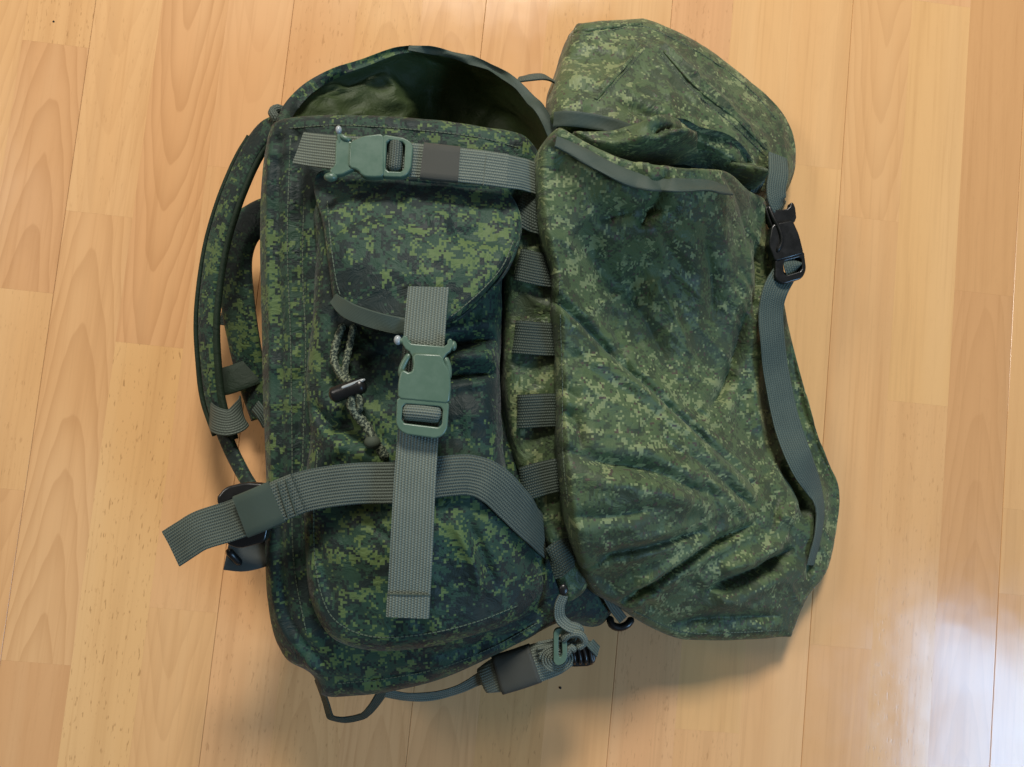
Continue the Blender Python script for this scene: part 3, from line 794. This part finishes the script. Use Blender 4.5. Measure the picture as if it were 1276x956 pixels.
# --- drawcord with toggle
cord = part(tube('drawcord', M['cord'], None, [(428, 404, .192), (420, 425, .194), (416, 448, .196), (425, 468, .200), (436, 478, .204)], .0030, lumps=.12))
tube('cord_run', M['cord'], cord, [(441, 404, .194), (437, 425, .197), (432, 448, .2), (430, 466, .2), (438, 480, .204)], .0026, lumps=.12)
tube('cord_tail', M['cord'], cord, [(440, 490, .206), (438, 505, .204), (447, 520, .202), (458, 533, .202), (466, 550, .203), (474, 560, .199), (482, 572, .197)], .0036, lumps=.16)
tube('cord_tail', M['cord'], cord, [(444, 486, .207), (449, 500, .206), (447, 514, .204)], .0028, lumps=.14)
ball('knot', M['cord'], cord, P(464, 551, .204), .0055, (1.1, .9, .8))
tog = part(tube('cord_toggle', M['black'], None, [(412, 494, .203), (428, 488, .205), (456, 479, .207)], .0062))
tube('toggle_plunger', M['pin'], tog, [(424, 484.5, .2095), (440, 478.5, .2105), (455, 473, .2100)], .0014)

# --- shoulder straps
s1 = [(347, 152, .118), (324, 172, .112), (304, 207, .105), (287, 248, .100), (272, 297, .092), (263, 346, .086), (258, 400, .080), (260, 450, .074), (266, 500, .068), (281, 545, .066), (300, 585, .072), (322, 622, .085)]
n1 = [(-.2, .4, .9), (-.45, .2, .85)] + [(-.55, 0, .85)] * 8 + [(-.5, 0, .85), (-.4, 0, .9)]
sh = part(sweep('shoulder_strap', M['camo'], None, s1, [.018, .021, .024, .024, .0235, .023, .0225, .022, .019, .015, .013, .014], .007, nlist=n1, fat=True))
sweep('edge_binding', M['lining_dark'], sh, [(x - 13, y - 2, z - .006) for x, y, z in s1[1:-2]], .004, .005, nlist=n1[1:-2], fat=True)
sweep('edge_binding', M['lining_dark'], sh, [(x + 10, y + 3, z + .003) for x, y, z in s1[1:-2]], .010, .006, nlist=n1[1:-2], fat=True)  # inner binding; its width and dark colour also paint the strap's shaded half
sweep('keeper_loop', M['web_dark'], sh, [(262, 512, .056), (263, 518, .070), (270, 524, .080), (283, 527, .084), (295, 523, .080), (301, 514, .070), (301, 508, .056)], .023, .0017, nlist=[(-1, 0, .2), (-.9, 0, .5), (-.4, 0, .9), (0, .1, 1), (.4, .1, .9), (.9, 0, .5), (1, 0, .2)])
s2 = [(345, 262, .060), (322, 272, .058), (302, 290, .056), (292, 325, .052), (296, 375, .046), (304, 425, .040), (314, 470, .034), (330, 520, .030)]
sh2 = part(sweep('shoulder_strap', M['camo'], None, s2, [.030, .036, .036, .034, .032, .030, .028], .012, normal=(-.35, 0, 1), fat=True))
sweep('edge_binding', M['lining_dark'], sh2, [(x + 14, y + 6, z + .003) for x, y, z in s2[1:]], .008, .006, normal=(-.3, 0, 1), fat=True)
sweep('webbing_tab', M['web_blue'], sh2, [(276, 392, .030), (290, 393, .033), (304, 388, .036)], .020, .0016, normal=(-.2, 0, 1))
sweep('webbing_tab', M['lining_dark'], sh2, [(262, 478, .040), (285, 474, .045), (318, 462, .040)], .026, .003, normal=(-.2, 0, 1))
sweep('webbing_tab', M['web_blue'], sh2, [(318, 506, .05), (326, 516, .055), (334, 530, .055)], .012, .0016, normal=(-.4, 0, 1))

# --- lid pouch thrown open to the right
lp_out = [(664, 205, .165), (676, 182, .168), (692, 170, .168), (715, 180, .168), (745, 196, .166), (778, 212, .160), (830, 224, .145), (890, 225, .120), (930, 240, .095), (952, 252, .075), (958, 290, .060),
          (962, 320, .050), (972, 360, .040), (988, 430, .030), (1004, 490, .024), (1020, 545, .020), (1044, 608, .018), (1045, 640, .018), (1030, 708, .016), (1006, 744, .026), (988, 786, .030), (986, 793, .030), (978, 793.5, .032), (930, 797, .038), (850, 796, .045),
          (818, 785, .050), (790, 770, .062), (765, 752, .075), (737, 737, .095), (718, 706, .115), (698, 640, .140), (690, 560, .150), (690, 470, .155), (686, 400, .158), (683, 345, .160), (668, 290, .160)]
lp_ctrl = [(700, 220, .188), (760, 235, .186), (830, 250, .184), (900, 258, .156), (936, 275, .096), (700, 300, .186), (760, 315, .158), (800, 330, .140), (850, 335, .130), (920, 335, .102), (940, 420, .064), (695, 370, .184), (760, 400, .136), (850, 420, .102), (900, 480, .068), (940, 540, .045),
           (700, 450, .178), (740, 470, .170), (790, 508, .160), (850, 558, .142), (920, 612, .108), (760, 540, .174), (970, 590, .050), (1000, 620, .044), (705, 520, .180), (735, 600, .184), (800, 600, .166), (860, 628, .142), (930, 650, .094), (735, 655, .178), (800, 660, .162), (880, 680, .108), (960, 690, .066),
           (760, 720, .130), (820, 740, .108), (900, 745, .080), (970, 750, .054), (1020, 680, .034), (860, 780, .064), (940, 780, .054)]
lp_folds = [('s', [(680, 384), (720, 410), (760, 442), (830, 500), (900, 556), (985, 622)], .14, .035, -.010, 'a'), ('v', [(682, 382), (720, 408), (760, 440), (830, 498), (900, 554), (985, 620)], .14, .004, .014, 'a'),
            ('g', [(740, 375), (830, 455), (900, 515)], .13, .020, -.008), ('r', [(686, 345), (735, 385), (790, 425)], .16, .010, .005, 'a'),
            ('v', [(690, 558), (740, 576), (800, 585), (860, 606), (925, 628)], .16, .006, .014), ('g', [(720, 596), (800, 608), (880, 632)], .15, .012, .009), ('s', [(700, 562), (760, 580), (820, 590), (880, 612)], .155, .02, -.004),
            ('v', [(735, 692), (800, 681), (890, 664)], .14, .004, .011), ('v', [(775, 756), (830, 715), (890, 680), (960, 655)], .11, .004, .014), ('r', [(790, 735), (850, 696), (900, 672)], .12, .006, .007),
            ('v', [(870, 732), (940, 714), (1004, 688)], .07, .007, .024), ('g', [(890, 704), (950, 692), (1000, 668)], .08, .011, .014), ('g', [(960, 640), (990, 650)], .06, .014, .018),
            ('v', [(938, 375), (930, 440), (915, 485), (880, 512)], .09, .006, .016), ('g', [(952, 420), (947, 500), (962, 560)], .06, .010, .016),
            ('g', [(715, 290), (760, 338), (830, 352)], .16, .014, -.020), ('r', [(800, 330), (845, 390), (880, 440)], .13, .008, .010), ('v', [(775, 350), (820, 410), (850, 470)], .13, .008, .008), ('v', [(860, 290), (890, 340), (905, 400)], .12, .008, .010),
            ('g', [(700, 210), (750, 248), (800, 252)], .175, .013, .010), ('v', [(735, 280), (790, 268), (840, 266)], .16, .008, .016), ('v', [(815, 230), (812, 258), (792, 290)], .16, .005, .012), ('v', [(770, 225), (800, 248), (815, 240)], .17, .006, .010),
            ('v', [(700, 510), (716, 528), (722, 560)], .17, .005, .010), ('v', [(690, 480), (724, 500)], .17, .004, .007), ('v', [(972, 575), (1000, 618), (1004, 650)], .04, .009, .026), ('v', [(1005, 690), (1002, 720)], .03, .004, .008),
            ('v', [(765, 752), (800, 730), (830, 735)], .1, .004, .008), ('v', [(820, 772), (900, 765), (975, 770)], .05, .006, .009), ('v', [(935, 300), (945, 350), (940, 400)], .07, .008, .018), ('v', [(700, 640), (770, 640), (820, 632)], .16, .005, .006), ('v', [(840, 560), (900, 600), (960, 640)], .11, .004, .008)]
lp_folds = [(f[0], f[1], f[2], f[3] * (.85 if f[0] == 'v' else 1), f[4] * {'v': .8, 'g': .6, 'r': .8, 's': .9}[f[0]]) + tuple(f[5:]) for f in lp_folds]
lp_folds += fine_creases(46, (690, 230, 1000, 780), .12, (38, 40, 20, -28, 75), 5, (.0010, .0028))
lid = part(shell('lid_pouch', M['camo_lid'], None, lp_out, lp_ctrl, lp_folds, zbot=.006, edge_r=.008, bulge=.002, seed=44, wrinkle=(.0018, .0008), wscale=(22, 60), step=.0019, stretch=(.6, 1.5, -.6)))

hd_out = [(690, 152, .140), (686, 135, .128), (690, 105, .100), (702, 66, .075), (713, 40, .056), (716, 35, .055), (722, 34, .055), (755, 29, .050), (795, 24.5, .048), (802, 24, .048), (832, 36, .046), (880, 62, .040), (940, 106, .032), (976, 142, .028), (991, 182, .026), (988, 212, .030), (976, 240, .045),
          (958, 244, .060), (942, 236, .075), (918, 206, .095), (880, 182, .115), (835, 172, .130), (795, 166, .142), (745, 158, .146)]
hd_ctrl = [(710, 120, .142), (720, 70, .105), (760, 60, .095), (800, 55, .090), (760, 110, .140), (820, 110, .125), (850, 150, .130), (900, 130, .090), (930, 170, .085), (960, 180, .058), (970, 210, .055), (880, 90, .078), (940, 215, .080), (740, 145, .150), (800, 155, .148)]
hd_folds = [('r', [(740, 126), (770, 92), (806, 50)], .11, .004, .005, 'b'), ('v', [(733, 124), (762, 88), (800, 48)], .11, .004, .004, 'b'), ('r', [(826, 62), (870, 110), (920, 150), (965, 196)], .08, .004, .006, 'a'), ('v', [(818, 68), (862, 116), (910, 158)], .09, .005, .004),
            ('g', [(770, 128), (810, 145), (850, 158)], .14, .007, -.008), ('g', [(700, 60), (740, 80), (780, 70)], .1, .012, -.005), ('v', [(700, 110), (740, 120), (770, 125)], .13, .006, .004)]
hd_folds += fine_creases(18, (700, 40, 980, 200), .09, (40, -40, 15), 6)
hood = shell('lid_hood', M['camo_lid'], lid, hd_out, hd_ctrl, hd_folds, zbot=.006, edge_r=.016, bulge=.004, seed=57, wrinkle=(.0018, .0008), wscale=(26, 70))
shell('opening_well', M['lining_dark'], lid, [(690, 150, .09), (760, 150, .08), (840, 160, .06), (930, 195, .04), (962, 232, .03), (950, 262, .03), (890, 245, .04), (820, 240, .06), (740, 215, .09), (695, 185, .10)],
      [(760, 180, .10), (840, 200, .075), (900, 215, .05), (720, 172, .115)], zbot=.006, edge_r=.01, seed=61)
# puckered facing in the opening
shell('opening_facing', M['camo_lid'], lid, [(712, 168, .150), (760, 166, .152), (792, 158, .154), (818, 148, .150), (852, 148, .142), (872, 158, .132), (908, 168, .112), (932, 190, .094), (944, 222, .080), (936, 240, .074), (912, 222, .080),
      (880, 194, .100), (846, 190, .138), (806, 194, .148), (770, 194, .154), (742, 184, .158)],
      [(750, 178, .168), (800, 172, .178), (830, 160, .178), (850, 162, .174), (880, 172, .158), (910, 184, .140), (930, 206, .118), (820, 182, .166), (780, 184, .168), (870, 186, .122), (900, 208, .098)],
      [('r', [(770, 200), (800, 190), (840, 178), (875, 172)], .155, .004, .007), ('v', [(800, 180), (830, 168), (862, 166)], .155, .004, .010), ('r', [(800, 162), (822, 152), (850, 154), (866, 166)], .155, .003, .005, 'ab'), ('r', [(870, 168), (905, 176), (928, 200), (938, 228)], .12, .004, .008, 'ab'), ('v', [(862, 180), (895, 190), (920, 215)], .12, .006, .014), ('v', [(720, 172), (760, 176), (790, 170)], .155, .004, .006)],
      zbot=.05, edge_r=.006, bulge=.0, seed=71, wrinkle=(.0016, .0008), wscale=(45, 110), step=.0022, uvz=(-.5, 1.0))
sweep('opening_tape', M['tape'], lid, drape(hood, [(690, 149), (710, 148), (740, 152), (770, 158), (794, 164)], .0035), [.0125, .0125, .0125, .011, .007], .0018, normal=(0, -.25, 1), wob=.001)
sweep('opening_tape', M['tape'], lid, drape(lid, [(692, 177), (718, 188), (745, 203), (775, 218), (808, 228), (845, 231), (880, 231), (908, 237)], .0060), [.010, .0155, .0165, .0155, .0145, .014, .0135, .012], .0020, normal=(.05, .45, .9), wob=.0012, seed=9)
for pts in ([(742, 124), (770, 92), (804, 52)], [(828, 64), (870, 110), (920, 150), (962, 194)], [(716, 40), (760, 34), (800, 30)]):
    sweep('seam', M['camo_lid'], hood, drape(hood, pts, .0004), .0032, .0022, fat=True)
# strap along the outer edge of the lid
edge = part(sweep('lid_strap', M['web_blue'], None, [(978, 340, .080), (966, 362, .082), (961, 385, .078), (962, 420, .072), (968, 470, .060), (980, 525, .056), (998, 575, .055)] + drape(lid, [(1015, 609), (1022, 640), (1018, 672), (1010, 704)], .0035, 1), [.024, .027, .029, .029, .0285, .028, .027, .025, .021, .017, .013], .0017,
             nlist=[(.2, 0, 1)] * 6 + [(.3, -.1, .9), (.5, 0, .8), (.6, .1, .75), (.6, .1, .75), (.6, .1, .75)], wob=.0008, seed=5))
lb = part(empty('lid_buckle', tuple(P(980, 300, 0))))
sweep('anchor_webbing', M['web_blue'], lb, [(969, 194, 0.0740), (970, 215, 0.0820), (967, 235, 0.0850), (969, 252, 0.0840), (974, 262, 0.0780)], [.0205, .022, .0205, .021, .021], .0018, normal=(.25, .1, 1))
sweep('side_tab', M['web_blue'], lb, [(950, 212, .088), (946, 226, .086), (940, 240, .078)], .0095, .0018, normal=(.1, .3, 1))
plate('buckle_clip', M['black'], lb, [(953, 258), (962, 252), (966, 262), (984, 260), (986, 250), (991, 256), (993, 274), (984, 282), (962, 284), (958, 274)], 0.0850, .008)
plate('buckle_socket', M['black'], lb, [(962, 280), (988, 274), (996, 292), (1002, 316), (966, 326), (958, 304)], 0.0880, .010)
plate('buckle_frame', M['black'], lb, [(966, 322), (1002, 312), (1005, 336), (1000, 347), (976, 354), (966, 348)], 0.0870, .009, hole=[(976, 326), (999, 320), (1000, 337), (978, 344)], bevel=.001)
sweep('threaded_webbing', M['web_blue'], lb, [(987, 322, 0.0800), (988, 327, 0.0850), (989, 332, 0.0855), (990, 338, 0.0820), (990, 344, 0.0740)], .0185, .002, normal=(0, 0, 1))
tube('prong', M['black'], lb, [(957, 256, 0.0850), (964, 272, 0.0870), (972, 288, 0.0885), (974, 302, 0.0885), (968, 314, 0.0880)], .0018)

# --- bottom: grab loop, dangling strap, rolled webbing
part(sweep('bottom_loop', M['web_loop'], None, [(397, 850, .100), (405, 872, .092), (410, 889, .086), (415, 895, .084), (430, 897, .078), (447, 894, .079), (458, 888, .083), (468, 876, .089), (478, 860, .096)], [.011, .010, .009, .007, .007, .008, .009, .010, .013], .0015,
           nlist=[(-.8, 0, .8), (-.8, -.1, .8), (-.7, -.3, .8), (-.2, -.6, .9), (0, -.6, .9), (.2, -.6, .9), (.6, -.4, .9), (.7, -.3, .9), (.7, -.2, .9)]))
bs = part(sweep('bottom_strap', M['web'], None, [(470, 860, .092), (505, 868, .088), (540, 867, .086), (570, 859, .088), (595, 847, .096), (618, 838, .104)], [.010, .010, .010, .010, .012, .020], .0016,
           nlist=[(0, -.5, .8), (.1, -.5, .8), (.2, -.5, .8), (.2, -.4, .8), (.2, -.2, .9), (.1, 0, 1)], wob=.0012, seed=14))
# roll: flat wound webbing, seen from above on its edge at the coil
roll = part(sweep('rolled_webbing', M['web'], None, [(602, 848, 0.0980), (618, 842, 0.1030), (640, 835, 0.1060), (665, 827, 0.1080), (690, 819, 0.1080), (712, 808, 0.1060)], [.022, .030, .032, .032, .030, .024], .010, normal=(.05, .1, 1), fat=True))
sweep('elastic_sleeve', M['elastic'], roll, [(620, 841, 0.1050), (642, 834.5, 0.1080), (667, 826, 0.1100)], .0335, .0120, normal=(.05, .1, 1), fat=True)
cc = P(694, 822, 0.1220)
spiral = [(cc[0] + math.cos(a) * (.001 + .0019 * a / 2 / math.pi) * 1.25, cc[1] + math.sin(a) * (.001 + .0019 * a / 2 / math.pi), 0.1210) for a in np.linspace(0, 11 * math.pi, 120)]
tube('coil', M['web'], roll, spiral, .00085, px=False, step=.0015, K=8)
for k, (a, b) in enumerate((((668, 802), (724, 786)), ((668, 809), (728, 792)), ((670, 815), (732, 799)))):
    tube('coil', M['web'], roll, [(a[0], a[1], 0.1190), ((a[0] + b[0]) / 2, (a[1] + b[1]) / 2 + 2, 0.1210), (b[0], b[1], 0.1140)], .0013)
tri = part(plate('strap_slider', M['plastic'], None, [(690, 786), (698, 782), (706, 786), (707, 822), (699, 830), (690, 828)], 0.1300, .005, hole=[(696, 792), (700, 790), (701, 818), (696, 820)], bevel=.001))
hang = part(sweep('hanging_strap', M['web'], None, [(702, 742, 0.1420), (697, 756, 0.1400), (698, 770, 0.1360), (708, 780, 0.1340), (722, 786, 0.1300), (720, 798, 0.1220)], .0095, .0016, nlist=[(.5, .1, .8), (.3, .1, .9), (.1, .2, 1), (0, .5, .9), (.4, .3, .9), (.5, 0, .8)]))
ball('eyelet', M['black'], hang, P(702, 735, 0.1420), .0036, (1.1, 1.3, .6))
tube('webbing_curl', M['web'], hang, [(700, 798, 0.1280), (710, 790, 0.1320), (722, 790, 0.1320), (728, 800, 0.1280), (718, 808, 0.1260)], .0034)
tube('webbing_curl', M['web'], hang, [(704, 818, 0.1240), (712, 806, 0.1270), (716, 812, 0.1260)], .0034)
sweep('strap_end', M['web_blue'], hang, [(724, 792, .09), (734, 800, 0.1150), (745, 812, 0.1080)], .010, .0016, normal=(.6, .2, .7))
bb = part(empty('bottom_buckle', tuple(P(725, 820, 0))))
plate('buckle_frame', M['black'], bb, [(700, 800), (722, 796), (740, 806), (744, 824), (736, 831), (712, 832), (698, 826)], 0.1100, .012, bevel=.002)
for k in range(4):
    tube('tooth', M['black'], bb, [(712 + k * 7, 806 - k, 0.1120), (716 + k * 7, 820, 0.1130), (716 + k * 7, 828, 0.1110)], .0016)
part(tube('side_ring', M['black'], None, [(760, 768, .055), (762, 778, .058), (772, 782, .058), (782, 778, .058), (788, 770, .055)], .0036))
part(sweep('lid_tab', M['web_dark'], None, [(756, 742, .088), (764, 756, .080), (776, 772, .068)], .009, .0018, normal=(.3, -.3, .9)))

# --- rows of stitching sewn through the cloth
Nt = NT('sewing_thread'); ut = Nt.uv(); xt, yt, _ = Nt.xyz(ut)
dash = Nt.math('GREATER_THAN', Nt.math('FRACT', Nt.math('DIVIDE', yt, 0.0034)), 0.28)
M['thread'] = Nt.out(Nt.mix(dash, lin(20, 30, 28), lin(74, 88, 70)), 0.7)
def stitch(o, pts, w=.0008, lift=.0002):
    sweep('stitching', M['thread'], o, drape(o, pts, lift), w, .0007, step=.002)
stitch(body, [(379, 240), (377, 330), (381, 430), (378, 540), (376, 620)])
stitch(body, [(362, 172), (358, 300), (362, 420), (364, 560), (366, 700), (384, 800)])
stitch(body, [(360, 160), (420, 156), (520, 162), (600, 172), (646, 184)])
stitch(body, [(420, 852), (480, 846), (550, 832), (620, 804), (670, 776)])
stitch(pocket, [(396, 560), (391, 640), (394, 710), (408, 760), (430, 782), (470, 794), (530, 790), (590, 776), (645, 755)])
stitch(flap, [(408, 250), (412, 300), (419, 350), (424, 368)]); stitch(flap, [(640, 300), (626, 332), (600, 362), (574, 385), (562, 394)])
stitch(lid, [(790, 762), (850, 787), (920, 788), (975, 785)]); stitch(lid, [(697, 350), (699, 420), (701, 480), (701, 560), (708, 630)])
stitch(hood, [(722, 45), (760, 38), (800, 33), (832, 45), (880, 71), (935, 112), (968, 150)])
for pts in ([(747, 126), (775, 94), (808, 56)], [(824, 70), (866, 116), (914, 156), (955, 196)]): stitch(hood, pts)

bpy.context.view_layer.update()
for o in _roots:
    mw = o.matrix_world.copy()
    o.parent = pack
    o.matrix_parent_inverse = HERE
    bpy.context.view_layer.update()
# sub-parts hung on empties were modelled in place as well
for o in list(pack.children):
    if o.type == 'EMPTY':
        for c in o.children: c.matrix_parent_inverse = Matrix.Translation(-Vector(o.location))
